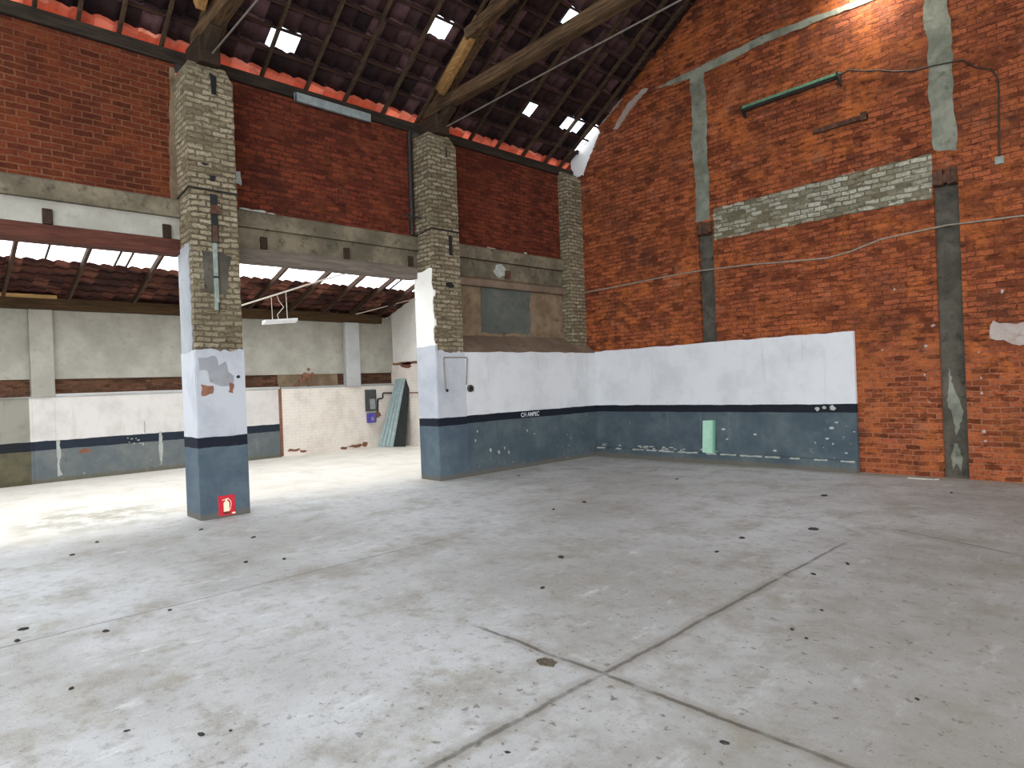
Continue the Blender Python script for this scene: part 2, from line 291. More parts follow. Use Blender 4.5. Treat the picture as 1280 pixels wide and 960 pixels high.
# ------------------------------------------------------------------ mesh helpers
class MB:
    def __init__(s): s.v = []; s.f = []; s.mi = []
    def add(s, vs, fs, mi=0):
        o = len(s.v); s.v += [tuple(v) for v in vs]; s.f += [tuple(i+o for i in f) for f in fs]; s.mi += [mi]*len(fs); return s
    def box(s, a, b, mi=0):
        x0, x1 = sorted((a[0], b[0])); y0, y1 = sorted((a[1], b[1])); z0, z1 = sorted((a[2], b[2]))
        return s.add([(x0,y0,z0),(x1,y0,z0),(x1,y1,z0),(x0,y1,z0),(x0,y0,z1),(x1,y0,z1),(x1,y1,z1),(x0,y1,z1)],
                     [(0,3,2,1),(4,5,6,7),(0,1,5,4),(1,2,6,5),(2,3,7,6),(3,0,4,7)], mi)
    def bar(s, p, q, w, h, up=(0,0,1), mi=0, seg=1, jit=0.0, taper=1.0):
        p, q = Vector(p), Vector(q); d = (q-p).normalized(); sd = d.cross(Vector(up)).normalized(); u = sd.cross(d).normalized()
        vs = []; fs = []
        for i in range(seg+1):
            c = p.lerp(q, i/seg); k = 1 + (taper-1)*i/seg
            if jit and 0 < i < seg: c = c + sd*R.uniform(-jit, jit) + u*R.uniform(-jit, jit)
            for a, b in ((-1,-1),(1,-1),(1,1),(-1,1)): vs.append(c + sd*a*w/2*k + u*b*h/2*k)
        for i in range(seg):
            for k in range(4): fs.append((i*4+k, i*4+(k+1)%4, i*4+4+(k+1)%4, i*4+4+k))
        fs += [(3,2,1,0), tuple(seg*4+k for k in range(4))]
        return s.add(vs, fs, mi)
    def tube(s, pts, r, n=8, mi=0):
        pts = [Vector(p) for p in pts]; rings = []; vs = []; fs = []
        ref = None
        for i, p in enumerate(pts):
            d = ((pts[min(i+1, len(pts)-1)] - pts[max(i-1, 0)])).normalized()
            if ref is None: ref = d.orthogonal().normalized()
            ref = (ref - d*ref.dot(d)).normalized(); b = d.cross(ref)
            for k in range(n):
                a = 2*math.pi*k/n; vs.append(p + (ref*math.cos(a) + b*math.sin(a))*r)
        for i in range(len(pts)-1):
            for k in range(n): fs.append((i*n+k, i*n+(k+1)%n, (i+1)*n+(k+1)%n, (i+1)*n+k))
        fs += [tuple(range(n))[::-1], tuple((len(pts)-1)*n+k for k in range(n))]
        return s.add(vs, fs, mi)
    def prism(s, axis, poly, d0, d1, mi=0):
        """extrude a 2D outline; axis 'x': (y,z), 'y': (x,z), 'z': (x,y)"""
        def P(a, b, d): return {'x': (d, a, b), 'y': (a, d, b), 'z': (a, b, d)}[axis]
        n = len(poly)
        vs = [P(a, b, d0) for a, b in poly] + [P(a, b, d1) for a, b in poly]
        fs = [tuple(range(n))[::-1], tuple(range(n, 2*n))] + [(i, (i+1) % n, n+(i+1) % n, n+i) for i in range(n)]
        return s.add(vs, fs, mi)
    def build(s, name, mats, parent=None, bevel=0.0, smooth=False, solid=0.0):
        me = bpy.data.meshes.new(name); me.from_pydata(s.v, [], s.f)
        for m in (mats if isinstance(mats, (list, tuple)) else [mats]): me.materials.append(M[m] if isinstance(m, str) else m)
        me.polygons.foreach_set('material_index', s.mi)
        bm = bmesh.new(); bm.from_mesh(me); bmesh.ops.recalc_face_normals(bm, faces=bm.faces[:]); bm.to_mesh(me); bm.free()
        if smooth: me.polygons.foreach_set('use_smooth', [True]*len(me.polygons))
        me.update(); o = bpy.data.objects.new(name, me); COL.objects.link(o)
        if parent is not None:
            o.parent = parent; o.matrix_parent_inverse = Matrix.Translation(-parent.location)
        if bevel:
            b = o.modifiers.new('bevel', 'BEVEL'); b.width = bevel; b.segments = 2; b.limit_method = 'ANGLE'
        if solid:
            b = o.modifiers.new('thickness', 'SOLIDIFY'); b.thickness = solid; b.offset = 0
        return o

def rough(u0, u1, v0, v1, step=.12, amp=.012, sides='tblr', amps=None):
    """rectangle outline with ragged chosen sides"""
    amps = amps or {}
    def run(a, b, side, horiz, fix):
        n = max(1, int(abs(b-a)/step)); out = []
        for i in range(n):
            t = a + (b-a)*i/n; j = amps.get(side, amp) if (side in sides and i) else 0
            off = R.uniform(-j, j)
            out.append((t, fix+off) if horiz else (fix+off, t))
        return out
    return run(u0, u1, 'b', True, v0) + run(v0, v1, 'r', False, u1) + run(u1, u0, 't', True, v1) + run(v1, v0, 'l', False, u0)

def ragged(poly, step=.06, amp=.02):
    out = []
    for i, a in enumerate(poly):
        b = poly[(i+1) % len(poly)]; L = math.hypot(b[0]-a[0], b[1]-a[1]); n = max(1, int(L/step))
        for k in range(n):
            t = k/n; out.append((a[0]+(b[0]-a[0])*t + R.uniform(-amp, amp), a[1]+(b[1]-a[1])*t + R.uniform(-amp, amp)))
    return out

def blob(cx, cy, rx, ry, n=11, j=.3):
    return [(cx+rx*math.cos(2*math.pi*i/n)*(1+R.uniform(-j, j)), cy+ry*math.sin(2*math.pi*i/n)*(1+R.uniform(-j, j))) for i in range(n)]

def st(o): o['kind'] = 'structure'; return o
def tag(o, label, cat, group=None):
    o['label'] = label; o['category'] = cat
    if group: o['group'] = group
    return o
def thing(name, loc, label, cat, group=None):
    o = bpy.data.objects.new(name, None); COL.objects.link(o); o.location = loc; o.empty_display_size = .2
    return tag(o, label, cat, group)

# ------------------------------------------------------------------ key dimensions
XF = -8.75          # front plane of pillars and low wall
XW = -9.25          # face of the upper brick wall
XO = -9.5           # its outer face
YR = 10.9           # face of the tall red wall
S, X0, Z0 = .665, -9.2, 6.5
def roof(x): return Z0 + S*(x-X0)
XRIDGE = -1.6
P1, P2 = (2.78, 3.38), (6.62, 7.22)

# ------------------------------------------------------------------ floor
fl = MB()
fl.add([(-16.2,-14,0),(16,-14,0),(16,11.4,0),(-16.2,11.4,0),(-16.2,-14,-.3),(16,-14,-.3),(16,11.4,-.3),(-16.2,11.4,-.3)],
       [(0,1,2,3),(7,6,5,4),(0,4,5,1),(1,5,6,2),(2,6,7,3),(3,7,4,0)])
st(fl.build('floor', 'floor'))

# ------------------------------------------------------------------ tall red wall (right)
w = MB()
ch = [(-6.235, -5.93), (-2.455, -2.15)]
xs = [-9.5, ch[0][0], ch[0][1], ch[1][0], ch[1][1], 6.0]
def rtop(x): return roof(x) if x <= XRIDGE else roof(XRIDGE) - S*(x-XRIDGE)
for i in range(5):
    a, b = xs[i], xs[i+1]; slot = i in (1, 3)
    zc = 4.27
    top = [(b, rtop(b))] + ([(XRIDGE, rtop(XRIDGE))] if a < XRIDGE < b else []) + [(a, rtop(a))]
    if slot:
        w.prism('y', [(a, zc), (b, zc)] + top, YR, YR+.3)
        w.prism('y', [(a, 0), (b, 0), (b, zc), (a, zc)], YR+.07, YR+.3, 1)
    else:
        w.prism('y', [(a, 0), (b, 0)] + top, YR, YR+.3)
wall_right = st(w.build('wall_right', ['brick_right', 'cement_dark']))
m = MB()
m.prism('y', ragged([(-6.27,4.5),(-5.97,4.5),(-5.96,5.1),(-5.98,5.9),(-5.95,6.3),(-5.98,7.2),(-6.28,7.28),(-6.24,6.3),(-6.3,6.0),(-6.23,5.2)], .1, .015), YR-.008, YR+.02)
m.build('cement_strip', 'cement', wall_right)
m = MB()
m.prism('y', ragged([(-2.44,4.72),(-2.14,4.66),(-2.12,5.0),(-2.17,5.3),(-2.15,6.2),(-2.2,6.9),(-2.18,8.6),(-2.48,8.6),(-2.46,6.9),(-2.5,6.6),(-2.44,6.3),(-2.46,5.6)], .1, .018), YR-.008, YR+.02)
m.build('cement_strip', 'cement', wall_right)
m = MB()
m.prism('y', ragged([(-7.1,7.27),(-6.15,7.17),(-4.77,7.27),(-3.26,7.23),(-2.0,7.22),(-2.0,7.33),(-3.28,7.32),(-4.77,7.4),(-5.65,7.36),(-6.27,7.33)], .09, .012), YR-.010, YR+.02)
m.build('cement_line', 'cement', wall_right)
m = MB(); m.prism('y', ragged([(-5.9,4.1),(-5.2,4.08),(-2.47,4.05),(-2.46,4.7),(-4,4.69),(-5.9,4.66)], .1, .014), YR-.012, YR+.02)
m.build('brick_band', 'brick_grey', wall_right)
m = MB(); m.prism('y', ragged([(-8.5,7.0),(-8.43,6.86),(-8.72,6.45),(-8.93,6.08),(-9.24,6.1),(-9.24,6.55),(-9.0,6.64),(-8.72,6.82)], .05, .03), YR-.006, YR+.02)
m.build('whitewash_glare', 'whitewash', wall_right)  # whitewash with the daylight glare under the roof opening painted in
m = MB()
m.prism('y', ragged([(-8.09,6.81),(-7.97,6.79),(-7.59,7.09),(-7.2,7.33),(-7.34,7.38),(-7.72,7.18)], .06, .018), YR-.006, YR+.02)
m.prism('y', ragged([(-8.44,7.0),(-8.27,7.06),(-7.78,7.36),(-7.9,7.36),(-8.2,7.14)], .06, .012), YR-.006, YR+.02)
m.build('mortar_streak', 'whitewash_thin', wall_right)
m = MB()
m.prism('y', ragged([(-2.36,1.6),(-2.31,1.3),(-2.24,1.12),(-2.21,.95),(-2.25,.72),(-2.30,.62),(-2.33,.9),(-2.40,1.08)], .05, .014), YR+.062, YR+.09)
m.prism('y', ragged([(-2.33,.5),(-2.29,.5),(-2.24,.3),(-2.26,.1),(-2.31,.22),(-2.36,.1),(-2.37,.3)], .05, .008), YR+.062, YR+.09)
m.build('lime_bloom', 'cement', wall_right)
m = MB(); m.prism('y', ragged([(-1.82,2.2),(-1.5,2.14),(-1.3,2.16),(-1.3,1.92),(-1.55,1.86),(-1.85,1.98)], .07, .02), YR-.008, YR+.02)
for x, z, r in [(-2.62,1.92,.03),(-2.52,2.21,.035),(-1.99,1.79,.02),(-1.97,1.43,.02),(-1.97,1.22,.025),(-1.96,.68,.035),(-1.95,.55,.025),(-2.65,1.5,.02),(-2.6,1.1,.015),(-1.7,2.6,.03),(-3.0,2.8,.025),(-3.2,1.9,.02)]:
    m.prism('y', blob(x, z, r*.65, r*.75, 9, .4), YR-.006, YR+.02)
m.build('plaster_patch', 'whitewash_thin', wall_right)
for (a, b), z in ((ch[0], 4.33), (ch[1], 4.30)):
    m = MB(); c = (a+b)/2
    for k in range(5):
        m.box((a+.02+k*.055, YR-.07-R.uniform(0, .05), z-.10+R.uniform(-.02, .02)), (a+.08+k*.055, YR+.06, z+.10+R.uniform(-.05, .03)))
    m.build('broken_corbel', 'rust', wall_right, bevel=.008)

# white/grey painted panel with kerb on the right wall
pn = MB()
pn.prism('y', rough(-8.75, -3.58, .0, 2.22, .14, .012, 't'), YR-.07, YR+.01)
panel = st(pn.build('trim_1', 'wall_paint'))
m = MB()
for x, z, r in [(-3.96,.69,.05),(-4.03,.52,.035),(-5.84,.63,.05),(-5.24,.55,.04),(-4.9,.28,.04),(-5.77,.45,.03),(-3.62,.64,.02),(-3.75,.3,.03)]:
    m.prism('y', blob(x, z, r*.8, r*.4), YR-.073, YR-.06)
for x, z, r in [(-4.17,1.0,.035),(-4.06,1.02,.03),(-3.93,1.01,.045)]:
    m.prism('y', blob(x, z, r, r, 8, .3), YR-.073, YR-.06)
for i in range(26): 
    x = -8.6+R.random()**1.6*2.6; m.prism('y', blob(x, .2+R.uniform(0, .05), R.uniform(.02, .07), R.uniform(.006, .018)), YR-.073, YR-.06)
m.build('paint_chip', 'pale_chip', panel)
kerb_bits = []
x = -8.7
while x < -3.7:
    l = R.uniform(.05, .45); kerb_bits.append((x, min(l, -3.6-x))); x += l + R.uniform(.02, .3)
kb = MB(); kb.prism('x', [(YR-.06,0),(YR-.17,0),(YR-.165,.165),(YR-.15,.185),(YR-.06,.19)], -8.75, -3.57)
kerb = st(kb.build('baseboard_right', 'wall_paint'))
m = MB()
for x, l in kerb_bits: m.prism('y', rough(x, x+l, .168, .19, .05, .006, 'tb'), YR-.172, YR-.1)
m.build('worn_lit_edge', 'pale_chip', kerb)  # chipped paint plus light along the kerb top, both as pale colour

# ------------------------------------------------------------------ upper left wall
w = MB()
for k, (a, b) in enumerate(((-3.0, P1[0]+.02), (P1[1]-.02, P2[0]+.02), (P2[1]-.02, YR))):
    w.box((XO, a, 4.22), (XW, b, 6.06), 2 if k else 0)
w.box((XO, P2[1]-.02, 0), (XW, YR, 4.22), 1)
wall_left = st(w.build('wall_left', ['brick_left', 'plaster_tan', 'brick_left_dark']))
m = MB(); m.prism('x', ragged([(2.68,4.24),(2.8,4.24),(2.8,6.0),(2.74,6.0),(2.71,5.2)], .1, .012), XW-.01, XW+.008)
m.build('mortar_edge', 'plaster_tan', wall_left)
m = MB(); m.prism('x', ragged([(8.06,2.6),(9.4,2.6),(9.42,3.48),(8.1,3.48)], .12, .02), XW-.01, XW+.012)
m.build('cement_panel', 'cement_patch', wall_left)
m = MB(); m.prism('x', ragged([(3.44,4.62),(3.62,4.6),(3.64,4.78),(3.46,4.8)], .05, .02), XW-.01, XW+.006)
m.build('plaster_dab', 'pale_chip', wall_left)
# concrete ledge beams
for i, (a, b) in enumerate(((-3.0, P1[0]+.03), (P1[1]-.03, P2[0]+.03), (P2[1]-.03, YR))):
    m = MB(); n = 7
    m.prism('y', [(XO,3.97),(XW+.085,3.985),(XW+.09,4.2),(XW+.07,4.225),(XO,4.23)], a, b)
    o = st(m.build('trim_%d' % (i+2), 'concrete_beam'))
    m = MB()
    for k in range((3, 7, 3)[i]):
        y = (a + (b-a)*R.random()) if i != 1 else R.uniform(3.55, 4.2); l = R.uniform(.03, .08)
        m.prism('z', blob(XW+.04, y, .03, l), 4.225, 4.235+R.uniform(0, .025))
    m.build('mortar_rubble', 'pale_chip', o)
# plaster band under the ledge
for i, (a, b) in enumerate(((-3.0, P1[0]+.03), (P1[1]-.03, P2[0]+.03))):
    m = MB(); m.box((XO, a, 3.7), (XW+.02, b, 3.985)); st(m.build('trim_%d' % (i+5), 'plaster_grey' if i == 0 else 'concrete_beam'))
for i, y in enumerate((1.33, 2.62, 3.91, 5.25, 6.48)):
    m = MB(); m.box((XW-.1, y-.05, 3.70), (XW+.05, y+.05, 3.88), 0)
    o = m.build('joist_stub', 'wood_dark', bevel=.006)
    tag(o, ['dark joist end in the left bay, set left of middle', 'dark joist end on the red-brown lintel beside the near pillar',
            'dark joist end just right of the near pillar', 'dark joist end midway between the two brick pillars',
            'dark joist end close to the left side of the far pillar'][i], 'joist end', 'joist ends above the lintels')
# timber lintels
for i, (a, b, mt, lab) in enumerate(((-3.0, P1[0]+.02, 'wood_lintel', 'red-brown timber lintel over the opening left of the near pillar'),
                                   (P1[1]-.02, P2[0]+.02, 'wood_lintel_grey', 'grey-brown timber lintel spanning between the two pillars'))):
    m = MB(); m.bar((XW-.08, a, 3.6), (XW-.08, b, 3.6), .24, .2, seg=8, jit=.004)
    tag(m.build('lintel_beam', mt, bevel=.012), lab, 'beam', 'timber lintels')
m = MB(); m.prism('y', [(XW-.02,3.47),(XW+.1,3.47),(XW+.115,3.5),(XW+.11,3.6),(XW+.02,3.64),(XW-.02,3.64)], P2[1]-.02, YR-.05)
st(m.build('trim_7', 'slope_ledge'))
m = MB(); m.prism('x', ragged([(P2[1],3.66),(10.4,3.66),(10.4,3.96),(P2[1],3.96)], .2, .005), XW-.01, XW+.02)
m.prism('x', blob(8.6, 3.83, .16, .12), XW+.01, XW+.03, 1); m.box((XW, 8.72, 3.68), (XW+.05, 8.86, 3.84), 2)
m.build('infill_band', ['concrete_beam', 'pale_chip', 'rust'], wall_left)
# corner pilaster
m = MB(); m.box((XW-.02, 10.42, 0), (XW+.24, YR+.01, 5.98)); m.prism('y', [(XW-.02,5.98),(XW+.24,5.98),(XW+.1,6.12),(XW-.02,6.14)], 10.42, YR+.01)
st(m.build('trim_8', 'brick_pillar', bevel=.012))

# ------------------------------------------------------------------ low painted wall (third bay)
lw = MB()
y0, y1 = P2[1]-.01, YR
top = [(y0 + (y1-y0)*i/22, 2.2 + R.uniform(-.012, .012)) for i in range(23)]
vs = []
for y, z in top: vs += [(XF-.004, y, 0), (XF-.004, y, z), (XW-.02, y, z+.36), (XW-.02, y, 0)]
fs = []; mi = []
for i in range(22):
    o = i*4
    lw.add([vs[o], vs[o+1], vs[o+5], vs[o+4]], [(0,1,2,3)], 0)
    lw.add([vs[o+1], vs[o+2], vs[o+6], vs[o+5]], [(0,1,2,3)], 1)
for o in (0, 88): lw.add(vs[o:o+4], [(0,1,2,3)], 0)
lw.add([vs[3], vs[2], vs[90], vs[91]], [(0,1,2,3)], 0); lw.add([vs[0], vs[3], vs[91], vs[88]], [(0,1,2,3)], 0)
wall_low = st(lw.build('wall_front', ['wall_paint', 'slope_ledge']))
cu = bpy.data.curves.new('lettering', 'FONT'); cu.body = 'CH AMPEC'; cu.size = .115; cu.extrude = .001; cu.align_x = 'LEFT'; cu.offset = .0015
to = bpy.data.objects.new('lettering_curve', cu); COL.objects.link(to)
bpy.context.view_layer.update()
tm = bpy.data.meshes.new_from_object(to.evaluated_get(bpy.context.evaluated_depsgraph_get()))
bpy.data.objects.remove(to); bpy.data.curves.remove(cu)
wx = max(v.co.x for v in tm.vertices)
for v in tm.vertices:
    a, b, c = v.co; a *= .5/wx; a += b*.05
    v.co = (XF-.002+c, 8.55+a, .965+b)
tm.materials.append(M['letter'])
lo = bpy.data.objects.new('lettering', tm); COL.objects.link(lo); lo.parent = wall_low
m = MB()
for y, z, r in [(7.75,.42,.05),(7.95,.36,.045),(8.1,.42,.03),(7.4,.62,.03),(7.45,.78,.03),(8.7,.7,.03),(8.9,.62,.02),(8.2,.33,.04)]:
    m.prism('x', blob(y, z, r*.45, r*.8), XF-.01, XF+.001)
m.build('paint_chip', 'pale_chip', wall_low)
m = MB()
m.tube([(XF+.012, 6.76, 1.55), (XF+.012, 6.75, 2.09), (XF+.012, 6.76, 2.10), (XF+.012, 7.25, 2.10), (XF+.012, 7.27, 2.08), (XF+.012, 7.23, 1.62)], .012)
cdt = thing('conduit_run', (XF, 7.0, 1.55), 'thin grey conduit bracket painted onto the far pillar and low wall', 'conduit')
m.build('pipe', 'grey_cable', cdt)
m = MB()
vsn = 18
m.prism('x', [(7.31+.062*math.cos(2*math.pi*i/vsn), 1.55+.062*math.sin(2*math.pi*i/vsn)) for i in range(vsn)], XF-.004, XF+.045)
ro = tag(m.build('round_socket', 'cement_dark', bevel=.006), 'round dark wall socket on the white low wall right of the far pillar', 'socket')
m = MB(); m.prism('x', [(7.295+.036*math.cos(2*math.pi*i/vsn), 1.55+.036*math.sin(2*math.pi*i/vsn)) for i in range(vsn)], XF+.044, XF+.06); m.build('face', 'black', ro)
m = MB(); m.prism('x', [(6.78+.022*math.cos(2*math.pi*i/12), 1.535+.026*math.sin(2*math.pi*i/12)) for i in range(12)], XF+.02, XF+.05)
tag(m.build('wall_switch', 'black', bevel=.004), 'small black round switch low on the white face of the far pillar', 'switch')

# ------------------------------------------------------------------ the two brick pillars
def pillar(y0, y1, label, first):
    t = thing('brick_pillar', (-9.03, (y0+y1)/2, 0), label, 'pillar', 'brick pillars of the arcade')
    m = MB(); N = 60; vs = []
    rg = random.Random(3 if first else 5)
    for i in range(N+1):
        z = 5.98*i/N; j = lambda: rg.uniform(-.005, .005)
        tp = .07*max(0, (i-(N-2))/2)
        vs += [(-9.3, y0+j()+tp, z), (XF-.03+j()-tp, y0+j()+tp, z), (XF-.03+j()-tp, y1+j()-tp, z), (-9.3, y1+j()-tp, z)]
    fs = [(3,2,1,0), tuple(N*4+k for k in range(4))]
    for i in range(N):
        for k in range(4): fs.append((i*4+k, i*4+(k+1)%4, i*4+4+(k+1)%4, i*4+4+k))
    m.add(vs, fs); m.build('brick_shaft', 'brick_pillar', t)
    # painted plaster coat on front and near side, ragged top
    m = MB(); zt = 2.2
    m.prism('x', rough(y0-.012, y1+.004, 0, zt, .06, .03, 't'), XF-.06, XF)
    m.prism('y', rough(-9.31, XF-.02, 0, zt-.02 if first else 2.3, .08, .02, 't'), y0-.02, y0+.03)
    m.prism('y', rough(-9.31, XF-.02, 0, zt-.02, .08, .02, 't'), y1-.03, y1+.003)
    c = m.build('painted_coat', 'pillar_paint', t)
    m = MB(); m.prism('y', rough(-9.31, XF-.12 if first else XF-.04, (2.15 if first else 2.25), 3.58 if first else 3.62, .08, .03, 'tr'), y0-.012, y0+.03)
    m.build('side_plaster', 'side_grey' if first else 'end_white', t)
    m = MB(); z = 4.3
    m.tube([(-9.26, y0-.012, z-.06), (XF-.02, y0-.014, z), (XF-.012, y0-.01, z), (XF-.012, y1+.01, z), (XF-.03, y1+.014, z), (-9.26, y1+.014, z)], .012, 6)
    m.build('iron_strap', 'iron', t)
    return t
p1 = pillar(*P1, 'near brick pillar with grey painted base and red extinguisher sign', True)
p2 = pillar(*P2, 'far brick pillar with white painted base at the start of the low wall', False)
# pillar 1 hardware: slot with rusty rail, galvanised bar on a smeared patch
m = MB(); m.prism('x', ragged([(2.92,2.95),(3.2,2.95),(3.22,3.2),(3.28,3.46),(2.9,3.5),(2.92,3.2)], .06, .02), XF-.05, XF-.022)
m.build('cement_smear', 'cement_dark', p1)
m = MB(); m.box((XF-.05, 3.03, 3.6), (XF-.015, 3.12, 4.25)); m.box((XF-.02, 3.045, 3.62), (XF-.005, 3.105, 3.84), 1); m.box((XF-.02, 3.03, 3.98), (XF+.02, 3.14, 4.1), 1)
m.build('rusty_rail', ['black', 'rust'], p1, bevel=.004)
m = MB(); m.box((XF-.03, 3.035, 2.72), (XF+.012, 3.085, 3.6)); m.box((XF-.03, 3.03, 3.14), (XF+.018, 3.09, 3.165), 1); m.box((XF-.01, 3.07, 2.72), (XF+.014, 3.09, 2.82), 1)
m.build('galvanised_bar', ['galv_dull', 'black'], p1, bevel=.003)
m = MB(); m.prism('x', blob(3.07, 4.46, .045, .04), XF-.05, XF-.022); m.prism('x', blob(2.98, 4.63, .05, .015), XF-.05, XF-.022)
m.prism('x', [(3.1,5.58),(3.16,5.58),(3.17,5.82),(3.09,5.86)], XF-.05, XF-.02)
m.build('socket_hole', 'black', p1)
m = MB(); m.prism('x', ragged([(2.8,2.1),(3.02,2.12),(3.05,2.0),(3.14,2.06),(3.16,1.92),(3.24,1.86),(3.22,1.74),(3.05,1.72),(2.93,1.78),(2.9,1.92),(2.8,1.94)], .05, .012), XF-.01, XF+.002)
m.build('bare_render', 'render_grey', p1)
m = MB(); m.prism('x', ragged([(2.82,1.74),(2.98,1.73),(2.95,1.62),(2.83,1.6)], .04, .012), XF-.01, XF+.003); m.prism('x', ragged([(3.18,1.76),(3.23,1.74),(3.22,1.62),(3.16,1.64)], .04, .01), XF-.01, XF+.003)
m.build('bare_brick', 'bare_brick', p1)
m = MB(); m.prism('x', blob(3.29, 1.84, .025, .02, 9, .2), XF-.01, XF+.012); m.build('bolt_head', 'black', p1)
# pillar 2 slots
m = MB(); m.box((XF-.05, 6.99, 3.88), (XF-.018, 7.055, 4.22)); m.prism('x', blob(6.98, 3.35, .09, .06), XF-.05, XF-.022); m.box((XF-.05, 7.0, 5.58), (XF-.02, 7.02, 5.75))
m.build('socket_hole', 'black', p2)
m = MB(); m.tube([(XF-.3, P2[0]-.005, 4.53), (XF-.3, P2[0]-.38, 4.52)], .014); m.tube([(XF-.42, P2[0]-.2, 4.5), (XF-.3, P2[0]-.33, 4.56)], .008)
m.build('iron_peg', 'iron', p2)
m = MB(); m.tube([(XW+.04, 6.53, 4.24), (XW+.04, 6.54, 5.2), (XW+.04, 6.55, 6.05)], .035, 10)
for z in (4.6, 5.4): m.tube([(XW+.04, 6.54, z), (XW+.04, 6.54, z+.05)], .045, 10)
tag(m.build('drain_pipe', 'iron'), 'dark vertical pipe running up the left side of the far pillar', 'pipe')

# fire extinguisher sign
sg = thing('extinguisher_sign', (XF+.006, 3.08, .15), 'red square fire extinguisher sign low on the near pillar', 'sign')
m = MB(); m.box((XF, 2.975, .025), (XF+.006, 3.185, .285)); m.build('plate', 'sign_red', sg, bevel=.002)
m = MB(); q = XF+.006; c = 3.075
body = [(c-.036,.075),(c+.036,.075),(c+.036,.18)] + [(c+.036*math.cos(a), .18+.032*math.sin(a)) for a in [math.pi*k/8 for k in range(1, 8)]] + [(c-.036,.18)]
m.prism('x', body, q-.001, q+.0015)
m.prism('x', [(c-.012,.21),(c+.012,.21),(c+.012,.235),(c-.012,.235)], q-.001, q+.0015)
m.prism('x', [(c-.055,.222),(c-.05,.232),(c+.03,.25),(c+.03,.238)], q-.001, q+.0015)
hs = [(c+.012+.05*math.sin(a), .175+.06*math.cos(a)) for a in [math.pi*k/12 for k in range(0, 8)]]
for a, b in zip(hs[:-1], hs[1:]): m.bar((q, a[0], a[1]), (q, b[0], b[1]), .003, .008, (0, 0, 1))
m.bar((q, hs[-1][0], hs[-1][1]), (q, c+.045, .09), .003, .008, (0, 1, 0))
m.build('pictogram', 'sign_white', sg)
m = MB(); m.prism('x', [(c-.04,.045),(c+.04,.045),(c+.05,.068),(c-.05,.068)], q-.001, q+.0012); m.build('scorch_mark', 'rust', sg)
m = MB(); m.prism('x', blob(3.165, .045, .022, .012), q-.001, q+.0018); m.build('torn_corner', 'sign_white', sg)

# ------------------------------------------------------------------ wall plate, roof timbers
m = MB(); m.bar((XW-.1, -3, 6.15), (XW-.1, YR, 6.15), .3, .17, seg=20, jit=.004)
tag(m.build('wall_plate', 'wood_plate', bevel=.01), 'dark timber wall plate along the top of the left brick wall', 'beam')
m = MB(); m.prism('y', [(XW+.055,6.0),(XW+.11,6.0),(XW+.11,6.13),(XW+.10,6.13),(XW+.10,6.01),(XW+.055,6.01)], 4.45, 5.75)
m.box((XW+.05, 4.45, 6.0), (XW+.11, 4.47, 6.13)); m.box((XW+.108, 5.22, 6.0), (XW+.113, 5.24, 6.13))
tag(m.build('zinc_gutter', 'zinc', bevel=.003), 'short pale zinc channel on the wall plate right of the near pillar', 'channel')
# hole rects (x0,x1,y0,y1) in the tile field, row pitch .29
HOLES = [(-9.05,-8.73,3.95,4.42), (-8.25,-7.92,6.18,6.57), (-7.16,-6.86,8.44,8.73), (-8.75,-8.45,8.8,9.1), (-8.74,-8.43,9.95,10.5)]
LIGHT_GAPS = [(-9.04,-8.75,10.7,10.95), (-8.75,-8.46,10.74,10.95)]  # open slits added to brighten the white wall patch below
PIN = [(-9.13,2.01),(-8.63,5.64),(-8.72,5.95)]
def tilefield(name, mats, xa, xb, ya, yb, zf, slope, row, period, holes, eave_rows=0, var=1.0, lap=.035):
    m = MB(); dy = period/6; ny = int(round((yb-ya)/dy)); nr = int(round((xb-xa)/row)); rg = random.Random(11)
    tl = {}
    for r in range(nr):
        x0, x1 = xa+row*r, xa+row*(r+1)+lap
        idx = []
        for j in range(ny+1):
            y = ya + dy*j; ph = 2*math.pi*y/period
            wv = .016*math.sin(ph) + .008*math.sin(2*ph+.6)
            kt = (r, math.floor(y/period)); tl.setdefault(kt, (rg.uniform(-.004, .006)*var, rg.uniform(-.012, .012)*var))
            lf, xo = tl[kt]
            idx.append(((x0+xo-.02, y, zf(x0+xo-.02)+wv+.02+lf), (x1, y, zf(x1)+wv-.012+lf)))
        vs = [p for q in idx for p in q]; fs = []
        for j in range(ny):
            yc = ya+dy*(j+.5); skip = False
            for h in holes:
                if h[2] < yc < h[3] and h[0] < xa+row*(r+.5) < h[1]: skip = True
            if not skip: fs.append((j*2, j*2+2, j*2+3, j*2+1))
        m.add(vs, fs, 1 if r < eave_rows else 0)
    o = m.build(name, mats, smooth=True, solid=.014); return st(o)
# holes aligned to rows
ROWX = -9.91
def snap(h):
    r = round((h[0]-ROWX)/.29); x = ROWX+.29*r; return (x, x+.29, h[2], h[3])
HOL = [snap(h) for h in HOLES]
tilefield('ceiling', ['tiles', 'tiles_eave_glow'], ROWX, ROWX+.29*28, -3.0, YR, roof, S, .29, .24, HOL+LIGHT_GAPS, 2)
# far slope of the roof
m = MB(); a = roof(XRIDGE)
m.add([(XRIDGE-.2, -3.0, a+.02), (6.2, -3.0, a-S*7.8), (6.2, YR, a-S*7.8), (XRIDGE-.2, YR, a+.02)], [(0,1,2,3)]); st(m.build('ceiling_far_slope', 'tiles', solid=.03))
# glass tiles
for i, h in enumerate(HOL):
    m = MB(); x0, x1, ya, yb = h
    m.add([(x0-.03, ya-.02, roof(x0-.03)+.05), (x1+.03, ya-.02, roof(x1+.03)+.05), (x1+.03, yb+.02, roof(x1+.03)+.05), (x0-.03, yb+.02, roof(x0-.03)+.05)], [(0,1,2,3)])
    st(m.build('window_%d' % (i+1), 'glass_tile', solid=.006))
